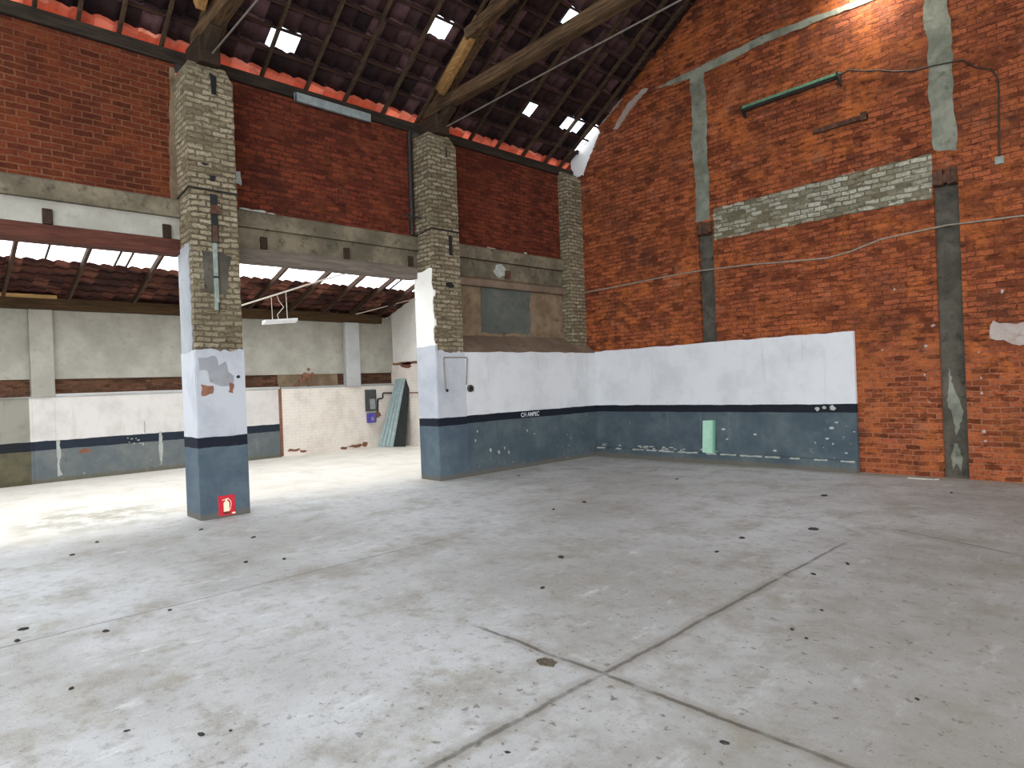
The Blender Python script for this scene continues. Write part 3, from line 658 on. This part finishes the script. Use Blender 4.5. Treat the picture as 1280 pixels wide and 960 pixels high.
# battens
ords = ['lowest','second','third','fourth','fifth','sixth','seventh','eighth','ninth','tenth','eleventh','twelfth','thirteenth','fourteenth','fifteenth','sixteenth']
for k in range(12):
    x = ROWX+.29*(k+3)
    m = MB(); m.bar((x, -1, roof(x)-.030), (x, YR-.01, roof(x)-.030), .038, .026, (-S, 0, 1), seg=24, jit=.004)
    tag(m.build('roof_batten', 'wood_batten'), '%s thin timber tile batten counting up from the left eaves' % ords[k], 'batten', 'tile battens under the roof')
# rafters
RY = [.4,.85,1.3,1.74,2.18,2.68,3.35,4.03,4.73,5.39,6.12,6.81,7.45,8.06,8.75,9.48,10.15,10.62]
names = {}
def rlab(y):
    if y < 3.0:
        k = sum(1 for q in RY if y < q < 3.0); return 'dark roof rafter, %s to the left of the near pillar top' % ['first','second','third','fourth','fifth','sixth'][k]
    if y < 6.7:
        k = sum(1 for q in RY if 3.0 < q < y); return 'dark roof rafter, %s to the right of the near pillar top' % ['first','second','third','fourth','fifth','sixth'][k]
    k = sum(1 for q in RY if 6.7 < q < y); return 'dark roof rafter, %s between far pillar and red gable wall' % ['first','second','third','fourth','fifth','sixth','seventh'][k]
for y in RY:
    xa, xb = -9.62, XRIDGE-.05; d = .088
    m = MB(); m.bar((xa, y, roof(xa)-d), (xb, y+R.uniform(-.03, .03), roof(xb)-d), .042, .075, (0, 0, 1), seg=10, jit=.006)
    tag(m.build('roof_rafter', 'wood_rafter', bevel=.006), rlab(y), 'rafter', 'rafters under the tiled roof')
# purlin
x = -5.7; m = MB(); m.bar((x, -1, roof(x)-.24), (x, YR, roof(x)-.24), .16, .2, (-S, 0, 1), seg=12, jit=.006)
tag(m.build('purlin', 'wood_batten', bevel=.012), 'long dark purlin high under the roof running to the red gable wall', 'beam')
# trusses
def truss(y, label):
    t = thing('roof_truss', (XF, y, 6.0), label, 'roof truss', 'timber roof trusses')
    m = MB(); m.bar((-9.2, y, 6.42), (2.0, y, 6.66), .18, .2, seg=14, jit=.008); m.build('tie_beam', 'wood_x', t, bevel=.018)
    m = MB(); m.bar((-9.05, y+.02, 6.38), (XRIDGE, y+.02, roof(XRIDGE)-.33), .18, .2, seg=12, jit=.006); m.build('principal_rafter', 'wood_x', t, bevel=.015)
    m = MB(); m.bar((-8.55, y-.17, 6.56), (-7.48, y-.17, 7.33), .12, .17, seg=4, jit=.004); m.build('strut', 'wood_strut_lit', t, bevel=.012)
    m = MB(); m.bar((-7.75, y-.20, 7.17), (-4.6, y-.20, 7.72), .16, .18, seg=6, jit=.012); m.build('collar', 'wood_x', t, bevel=.02)
    m = MB(); m.tube([(-8.62, y, 6.05), (-6.0, y, 6.1), (2.0, y, 6.2)], .012); m.build('tie_rod', 'rod_steel', t)
    m = MB(); m.box((-9.25, y-.14, 5.96), (-8.72, y+.14, 6.3)); m.bar((-8.9, y, 6.1), (-8.45, y, 6.36), .16, .14); m.build('bearing_block', 'wood_dark', t, bevel=.02)
    return t
truss(3.08, 'dark timber truss rising from the top of the near pillar')
truss(6.92, 'brown timber truss with tie beam and iron rod over the far pillar')

# ------------------------------------------------------------------ fixtures on the red wall
t = thing('light_trough', (-4.4, YR, 6.24), 'long green metal light trough without tube high on the red wall', 'light fitting')
m = MB(); m.prism('x', [(YR-.02,6.29),(YR-.16,6.27),(YR-.17,6.22),(YR-.155,6.22),(YR-.15,6.255),(YR-.02,6.275)], -5.22, -3.62); m.build('reflector', 'green_metal', t)
m = MB(); m.box((-5.2, YR-.13, 6.19), (-3.64, YR-.07, 6.262)); m.build('ballast_box', 'iron', t, bevel=.004)
for x in (-5.215, -3.635):
    m = MB(); m.prism('x', [(YR,6.3),(YR-.17,6.28),(YR-.175,6.2),(YR-.06,6.1),(YR,6.1)], x-.012, x+.012); m.build('end_bracket', 'iron', t)
m = MB(); m.prism('x', [(YR,5.46),(YR-.06,5.46),(YR-.065,5.53),(YR,5.54)], -4.08, -3.27); m.box((-3.36, YR-.09, 5.44), (-3.27, YR, 5.56))
tag(m.build('wall_batten', 'rust', bevel=.005), 'short dark rusty rail on the red wall below the green trough', 'rail')
m = MB(); m.tube([(-3.62,YR-.05,6.26),(-3.5,YR-.03,6.29),(-3.3,YR-.025,6.2),(-3.08,YR-.02,6.13),(-2.9,YR-.02,6.04),(-2.66,YR-.025,5.96),(-2.4,YR-.03,5.93),(-2.2,YR-.03,5.9),(-2.03,YR-.03,5.87),(-1.9,YR-.03,5.72),(-1.72,YR-.03,5.62),(-1.66,YR-.03,5.5),(-1.645,YR-.03,5.3),(-1.66,YR-.02,4.9),(-1.67,YR-.02,4.42)], .011)
tag(m.build('lamp_cable', 'black_cable'), 'dark cable looping from the green trough down to a small box', 'cable')
m = MB(); m.box((-1.72, YR-.045, 4.32), (-1.62, YR+.001, 4.42)); m.box((-1.70, YR-.05, 4.34), (-1.64, YR-.04, 4.40))
tag(m.build('junction_box', 'galv_dull', bevel=.006), 'small pale junction box at the lower end of the dark cable', 'box')
m = MB(); m.tube([(-9.0,YR-.03,3.52),(-7.6,YR-.025,3.56),(-6.6,YR-.02,3.58),(-6.1,YR-.03,3.57),(-5.2,YR-.025,3.53),(-4.5,YR-.02,3.47),(-3.94,YR-.02,3.43),(-3.6,YR-.025,3.47),(-3.17,YR-.02,3.58),(-2.7,YR-.02,3.605),(-2.3,YR-.03,3.62),(-1.43,YR-.02,3.57),(-.5,YR-.02,3.55),(1.5,YR-.02,3.5)], .012)
tag(m.build('wall_cable', 'grey_cable'), 'long thin grey cable sagging across the whole red wall', 'cable')
t = thing('added_wall_lamp', (-3.16, YR, 7.62), 'added small bulkhead lamp above the view, lighting the red wall top', 'lamp')  # added lamp with an assumed source, makes the bright area on the wall
m = MB(); m.box((-3.3, YR-.06, 7.58), (-3.02, YR, 7.74)); m.bar((-3.16, YR, 7.70), (-3.16, YR-.2, 7.66), .04, .04); m.build('bracket', 'iron', t, bevel=.006)
m = MB(); m.prism('x', [(YR-.06,7.7),(YR-.3,7.66),(YR-.3,7.63),(YR-.06,7.66)], -3.34, -2.98); m.build('hood', 'iron', t)
ld = bpy.data.lights.new('added_wall_lamp_light', 'AREA'); ld.shape = 'RECTANGLE'; ld.size = .3; ld.size_y = .18; ld.energy = 90; ld.color = (1, .93, .82)
lob = bpy.data.objects.new('added_wall_lamp_light', ld); COL.objects.link(lob); lob.location = (-3.16, YR-.19, 7.615); lob.rotation_euler = (math.radians(18), 0, 0)
# green slab leaning on the kerb
t = thing('glass_slab', (-6.12, YR-.12, .19), 'pale green narrow slab standing upright on the kerb of the painted wall', 'slab')
m = MB()
for k in range(1):
    yb_, yt_ = YR-.135, YR-.085
    vs = [(-6.24,yb_,.19),(-6.02,yb_-.0,.19),(-5.99,yt_,.79),(-6.235,yt_,.78)]
    vs2 = [(x, y+.014, z) for x, y, z in vs]
    m.add(vs+vs2, [(0,1,2,3),(7,6,5,4),(0,4,5,1),(1,5,6,2),(2,6,7,3),(3,7,4,0)])
m.build('pane', 'pale_green', t)
m = MB(); m.bar((-6.0, YR-.14, .19), (-6.0, YR-.09, .79), .03, .05, (0, 1, 0)); m.build('edge_strip', 'pale_green_edge', t)

# ------------------------------------------------------------------ lean-to behind the arcade
XB = -15.65
def lroof(x): return 3.75 + .3*(x+15.7)
YE = 10.3
b = MB()
b.box((XB-.3, -4, 0), (XB, 6.89, 1.76), 0)
b.box((XB-.3, 6.89, 0), (XB, YE+.3, 1.72), 1)
b.box((XB-.5, -4, 0), (XB-.12, YE+.3, 2.06), 2)
b.box((XB-.5, -4, 2.06), (XB-.06, YE+.3, 3.62), 3)
wall_back = st(b.build('wall_back', ['back_paint', 'white_brick', 'brick_brown', 'plaster_grey']))
m = MB(); m.prism('x', ragged([(6.9,1.73),(8.55,1.73),(8.55,2.1),(8.1,2.2),(7.6,2.1),(7.0,2.22),(6.9,2.1)], .1, .02), XB-.14, XB-.085)
m.build('tan_render', 'plaster_tan', wall_back)
m = MB()
for i in range(14):
    y, z = 7.65+R.gauss(0, .12), 1.95+R.gauss(0, .12); m.prism('x', blob(y, z, R.uniform(.03, .07), R.uniform(.03, .06), 7), XB-.12, XB-.08+R.uniform(.01, .04))
m.build('broken_brick', 'bare_brick', wall_back)
m = MB()
for poly in ([(2.25,.84),(2.31,.84),(2.33,.6),(2.30,.3),(2.34,.12),(2.24,.1),(2.27,.4),(2.24,.62)], [(4.12,.86),(4.18,.86),(4.2,.5),(4.16,.12),(4.12,.3)], [(3.84,1.1),(3.86,1.1),(3.87,.85),(3.84,.85)]):
    m.prism('x', ragged(poly, .06, .01), XB-.01, XB+.003)
for q in range(9): m.prism('x', blob(3.5+R.uniform(0, .35), .58+R.uniform(0, .2), R.uniform(.01, .035), R.uniform(.01, .02)), XB-.01, XB+.003)
m.build('paint_run', 'pale_chip', wall_back)
m = MB(); m.prism('x', ragged([(2.6,.52),(2.86,.53),(2.8,.6),(2.72,.64),(2.66,.6)], .05, .01), XB-.01, XB+.004); [m.prism('x', ragged(blob(yy, zz, rr, r2, 9), .04, .015), XB-.01, XB+.004) for yy, zz, rr, r2 in ((7.2,.14,.16,.04),(7.45,.09,.12,.03),(8.95,.08,.2,.05),(9.25,.1,.1,.06),(8.6,.06,.12,.03))]
m.build('bare_brick', 'bare_brick', wall_back)
m = MB(); m.box((XB-.02, 6.86, .02), (XB+.02, 6.93, 1.74)); m.build('brown_edge', 'bare_brick', wall_back)
m = MB(); m.box((XB-.02, -4, 0), (XB+.012, 1.84, 1.74)); m.build('left_render', 'back_grime', wall_back)
m = MB(); m.prism('y', [(XB-.12,1.76),(XB+.03,1.74),(XB+.03,1.71),(XB,1.69)], -4, 6.89); m.prism('y', [(XB-.12,1.76),(XB+.02,1.72),(XB,1.69)], 6.89, YE)
m.build('sill', 'plaster_white', wall_back)
m = MB(); m.tube([(XB+.05, -2, 1.72), (XB+.05, 1.0, 1.73), (XB+.05, 1.86, 1.745)], .025); 
tag(m.build('wall_pipe', 'rust'), 'rusty pipe along the left end of the lean-to wall', 'pipe')
for i, (a, c, zb) in enumerate(((1.88, 2.27, 0.0), (8.74, 9.17, 1.7))):
    m = MB(); m.box((XB-.2, a, 1.70 if i else 1.70), (XB+.06, c, 3.44)); m.box((XB-.2, a+.01, zb if i else 0.0), (XB+(.012 if not i else .05), c-.01, 1.72), 1)
    tag(m.build('wall_pilaster', ['plaster_white' if i else 'plaster_grey', 'back_paint' if not i else 'white_brick'], bevel=.012),
        ['grey rendered pilaster on the lean-to wall left of the near pillar', 'pale pilaster on the lean-to wall above the whitewashed brick'][i], 'pilaster', 'pilasters on the lean-to wall')
# end wall of lean-to
e = MB(); e.prism('y', [(XB-.3,0),(XO+.02,0),(XO+.02,2.3),(XB-.3,2.3)], YE-.04, YE+.3, 1)
e.prism('y', [(XB-.3,2.3),(XO+.02,2.3),(XO+.02,lroof(XO)),(XB-.3,lroof(XB-.3))], YE, YE+.3, 0)
wall_end = st(e.build('wall_end', ['end_white', 'white_brick']))
m = MB(); m.prism('y', ragged([(XB,2.26),(-13.0,2.26),(-13.0,2.34),(XB,2.33)], .12, .012), YE-.05, YE-.03); m.prism('y', blob(-15.0, 2.24, .25, .08), YE-.05, YE-.03)
m.build('red_course', 'bare_brick', wall_end)
m = MB(); m.prism('y', [(XB-.3,0),(XO+.25,0),(XO+.25,lroof(XO)),(XB-.3,lroof(XB-.3))], -4.3, -4); st(m.build('wall_unseen_end', 'plaster_white'))  # unseen end wall added to cut side light on the near pillar
# lean-to roof: wall plate, rafters, tiles, clear strip
m = MB(); m.bar((XB-.05, -4, 3.56), (XB-.05, 9.9, 3.56), .26, .24, seg=16, jit=.006)
tag(m.build('plate_beam', 'wood_purlin', bevel=.012), 'brown timber plate along the top of the lean-to wall', 'beam')
m = MB(); m.bar((XB+.1, -4, 3.70), (XB+.1, 2.35, 3.69), .03, .07)
tag(m.build('pale_board', 'wood_pale'), 'pale yellowish board fixed on the timber plate at far left', 'board')
tilefield('ceiling_lean', ['tiles_lean'], -16.1, -14.3, -4, YE, lambda x: lroof(x), .3, .3, .24, [], var=.25, lap=.09)
LR = [-.6,.45,1.5,2.55,3.72,5.0,6.18,7.2,8.1,8.95,9.78]
ll = ['leftmost lean-to rafter at the photo edge', 'second lean-to rafter from the left edge', 'lean-to rafter above the left pilaster of the lean-to wall', 'lean-to rafter in the middle of the left opening', 'lean-to rafter just left of the near pillar',
      'lean-to rafter hidden mostly behind the near pillar', 'first lean-to rafter to the right of the near pillar', 'second lean-to rafter to the right of the near pillar', 'third lean-to rafter to the right of the near pillar', 'fourth lean-to rafter right of the near pillar', 'last lean-to rafter beside the white end wall']
for y, l in zip(LR, ll):
    m = MB(); xa, xb = -15.95, XO+.05; m.bar((xa, y, lroof(xa)-.09), (xb, y, lroof(xb)-.09), .055, .12, seg=8, jit=.004)
    tag(m.build('lean_to_rafter', 'lean_rafter', bevel=.006), l, 'rafter', 'rafters of the lean-to roof')
m = MB(); vs = []; fs = []; n = 170; ya, yb = -4.0, YE
for i in range(n+1):
    y = ya+(yb-ya)*i/n; wv = .012*math.sin(2*math.pi*y/.17)
    vs += [(-14.4, y, lroof(-14.4)+.05+wv), (XO, y, lroof(XO)+.05+wv)]
fs = [(i*2, i*2+2, i*2+3, i*2+1) for i in range(n)]
m.add(vs, fs); sky = st(m.build('window_6', 'clear_sheet', smooth=True))
for y in (1.0, 2.0, 3.1, 3.3, 9.35):
    m = MB(); m.bar((-14.45, y, lroof(-14.45)+.02), (XO, y, lroof(XO)+.02), .03, .035); m.build('glazing_bar', 'lean_rafter', sky)

# hanging fluorescent lamp, conduits
t = thing('tube_lamp', (-11, 4.9, 2.85), 'white fluorescent batten lamp hanging on wires in the lean-to', 'lamp')
m = MB(); m.bar((-11,4.61,2.845), (-11,5.2,2.905), .16, .05); m.build('housing', 'white_enamel', t, bevel=.008)
m = MB(); m.bar((-11,4.59,2.81), (-11,5.19,2.87), .10, .035); m.build('diffuser', 'white_enamel', t, bevel=.008)
for y, zb, zt in ((4.77,2.88,3.305),(5.04,2.91,3.405)):
    m = MB(); m.tube([(-11,y,zb),(-11,y-.01,zt)], .006, 6); m.build('wire', 'white_cable', t)
m = MB(); m.tube([(-11,4.88,2.89),(-11,4.86,2.98),(-11,4.98,3.12),(-11,4.9,3.22),(-11,4.86,3.34)], .006, 6); m.build('flex', 'white_cable', t)
m = MB(); m.tube([(-9.31,3.40,3.06),(-9.6,3.5,3.02),(-10.2,3.9,3.04),(-11,4.22,3.1),(-11,5.66,3.63),(-11.6,7.5,4.28),(-12.1,8.95,4.71)], .014)
tag(m.build('slanting_conduit', 'white_cable'), 'white conduit slanting from the near pillar up to the lean-to roof', 'conduit')
m = MB(); m.tube([(-15.5,9.04,3.66),(-15.1,9.7,3.85),(-14.46,YE-.02,4.04),(-13.4,YE-.02,4.08)], .012)
tag(m.build('thin_conduit', 'white_cable'), 'thin pale conduit from the timber plate to the white end wall', 'conduit')
# meter board with pipes
t = thing('electric_meter', (XB, 9.45, 1.3), 'tall dark meter box on the whitewashed brick wall', 'meter box')
m = MB(); m.box((XB, 9.3, 1.0), (XB+.12, 9.6, 1.6)); m.build('case', 'meter_dark', t, bevel=.012)
m = MB(); m.box((XB+.115, 9.38, 1.06), (XB+.13, 9.55, 1.34)); m.build('window', 'meter_grey', t, bevel=.008)
t = thing('fuse_box', (XB, 9.45, .8), 'small violet box mounted under the dark meter box', 'fuse box')
m = MB(); m.box((XB, 9.33, .68), (XB+.1, 9.58, .94)); m.build('case', 'violet', t, bevel=.012)
m = MB(); m.box((XB+.098, 9.42, .74), (XB+.105, 9.5, .84)); m.build('cover_label', 'meter_grey', t)
m = MB(); m.prism('x', blob(9.68, .9, .09, .07), XB-.01, XB+.05); tag(m.build('cable_clamp', 'bare_brick', bevel=.006), 'rusty clamp beside the violet fuse box', 'clamp')
m = MB(); m.tube([(XB+.03,9.68,.96),(XB+.03,9.69,1.3),(XB+.03,9.71,1.33),(XB+.03,9.84,1.34),(XB+.03,9.86,1.37),(XB+.03,9.86,1.47),(XB+.03,9.88,1.49),(XB+.03,10.22,1.48)], .02)
tag(m.build('stepped_pipe', 'iron'), 'dark stepped conduit pipe right of the meter box', 'pipe')
m = MB(); m.tube([(-15.6,YE-.06,1.48),(-14.2,YE-.06,1.46)], .018)
tag(m.build('red_pipe', 'bare_brick'), 'short reddish pipe on the end wall behind the leaning sheets', 'pipe')
# leaning sheets
t = thing('metal_sheets', (-15.3, 9.8, 0), 'grey-green ribbed metal sheets leaning in the lean-to corner', 'sheets')
A, B = Vector((-15.56, 9.62, 0)), Vector((-15.08, 9.80, 0)); A2, B2 = Vector((-15.44, 10.21, 1.85)), Vector((-15.02, 10.23, 1.86))
nrm = (B-A).cross(A2-A).normalized()
if nrm.y > 0: nrm = -nrm
for k in range(4):
    p0, p1, q0, q1 = A.lerp(B, k/4), A.lerp(B, (k+1)/4), A2.lerp(B2, k/4), A2.lerp(B2, (k+1)/4)
    e1, e2 = p0.lerp(p1, .14), p0.lerp(p1, .86); f1, f2 = q0.lerp(q1, .14), q0.lerp(q1, .86)
    pr = [p0, e1+nrm*.045, e2+nrm*.045, p1]; pt = [q0, f1+nrm*.045, f2+nrm*.045, q1]
    vs = pr+pt; m = MB(); m.add(vs, [(0,1,5,4),(1,2,6,5),(2,3,7,6)]); m.build('ribbed_sheet', 'sheet', t, solid=.004)
m = MB(); C0, C1 = B + Vector((.30,.16,0)), B2 + Vector((.14,.005,-.3))
vs = [B+nrm*.02, C0, C1, B2]; off = Vector((0,.015,0)); m.add(vs+[v+off for v in vs], [(0,1,2,3),(7,6,5,4),(0,4,5,1),(1,5,6,2),(2,6,7,3),(3,7,4,0)])
m.build('dark_board', 'sheet_dark', t)

# ------------------------------------------------------------------ debris on the floor
DEB = [(-5.54,5.92),(-5.53,6.51),(-3.98,4.33),(-3.05,5.94),(-2.66,6.69),(-3.26,8.59),(-2.99,5.34),(-1.98,5.65),(-2.08,5.2),(-1.74,3.99),(-1.62,3.91),(-1.73,4.44),(-2.08,1.87),(-2.1,9.64),(-3.51,3.59),(-.94,3.52),(-1.43,2.56),(-8.04,1.26),(-5.72,.59),(-5.48,.53),(-4.33,.65),(-3.57,.75),(-3.26,.99),(-5.32,1.43),(-5.2,.99),(-8.2,2.58),(-7.23,2.82),(-6.04,2.64),(-6.23,2.35),(-8.51,1.57),(-3.19,1.1),(-8.04,7.74),(-6.41,9.49),(-5.58,8.83)]
for i, (x, y) in enumerate(DEB):
    r = R.uniform(.013, .022)
    if i in (0, 1, 2, 3, 4, 5): r *= 1.5
    if math.hypot(x, y) < 5: r *= .6
    m = MB(); n = 8; vs = []; ang = R.uniform(0, 3.1); el = R.uniform(1.1, 1.9)
    for zz, k in ((0, .85), (.35, 1), (.8, .55)):
        for q in range(n):
            a = 2*math.pi*q/n; rr = r*k*(1+R.uniform(-.25, .25)); px, py = rr*el*math.cos(a), rr*math.sin(a)
            vs.append((x+px*math.cos(ang)-py*math.sin(ang), y+px*math.sin(ang)+py*math.cos(ang), zz*r*.8))
    fs = [tuple(range(n))[::-1], tuple(range(2*n, 3*n))] + [(l*n+q, l*n+(q+1)%n, l*n+n+(q+1)%n, l*n+n+q) for l in range(2) for q in range(n)]
    m.add(vs, fs)
    tag(m.build('rubble_crumb', 'debris', smooth=False), 'small dark crumb of debris lying loose on the concrete floor', 'debris', 'dark debris crumbs on the floor')
m = MB(); m.prism('z', blob(-2.57, 2.64, .065, .045, 16, .2), -.001, .006)
tag(m.build('grit_patch', 'drain'), 'rusty brown round grit patch near the crossing of the floor joints', 'dirt')
m = MB(); m.prism('z', [(-2.85,10.6),(-2.5,10.62),(-2.47,10.68),(-2.8,10.67)], 0, .012)
tag(m.build('plaster_flake', 'debris_pale'), 'pale flat flake on the floor at the foot of the red wall', 'debris')

# ------------------------------------------------------------------ world, lights, camera
wd = bpy.data.worlds.new('sky'); scene.world = wd; wd.use_nodes = True
nt = wd.node_tree; nt.nodes.clear()
bg = nt.nodes.new('ShaderNodeBackground'); ow = nt.nodes.new('ShaderNodeOutputWorld')
bg.inputs[0].default_value = (.94, .97, 1.0, 1); bg.inputs[1].default_value = 6.0
nt.links.new(bg.outputs[0], ow.inputs[0])

cd = bpy.data.cameras.new('camera'); cam = bpy.data.objects.new('camera', cd); COL.objects.link(cam)
yaw, roll = .809, -.0391
F = Vector((-math.sin(yaw), math.cos(yaw), 0)); Rt = Vector((math.cos(yaw), math.sin(yaw), 0)); U = Rt.cross(F)
c, s = math.cos(roll), math.sin(roll)
R2 = c*Rt + s*U; U2 = -s*Rt + c*U
mt = Matrix((R2, U2, -F)).transposed().to_4x4(); mt.translation = (0, 0, 1.6)
cam.matrix_world = mt
cd.sensor_fit = 'HORIZONTAL'; cd.sensor_width = 36; cd.lens = 804/1280*36; cd.clip_start = .05; cd.clip_end = 200
scene.camera = cam
vs_ = scene.view_settings
vs_.view_transform = 'Standard'; vs_.look = 'None'; vs_.gamma = 1; vs_.use_curve_mapping = False; vs_.exposure = -0.45
try:
    scene.cycles.use_denoising = True; scene.cycles.max_bounces = 10; scene.cycles.diffuse_bounces = 6; scene.cycles.transparent_max_bounces = 12
except Exception: pass
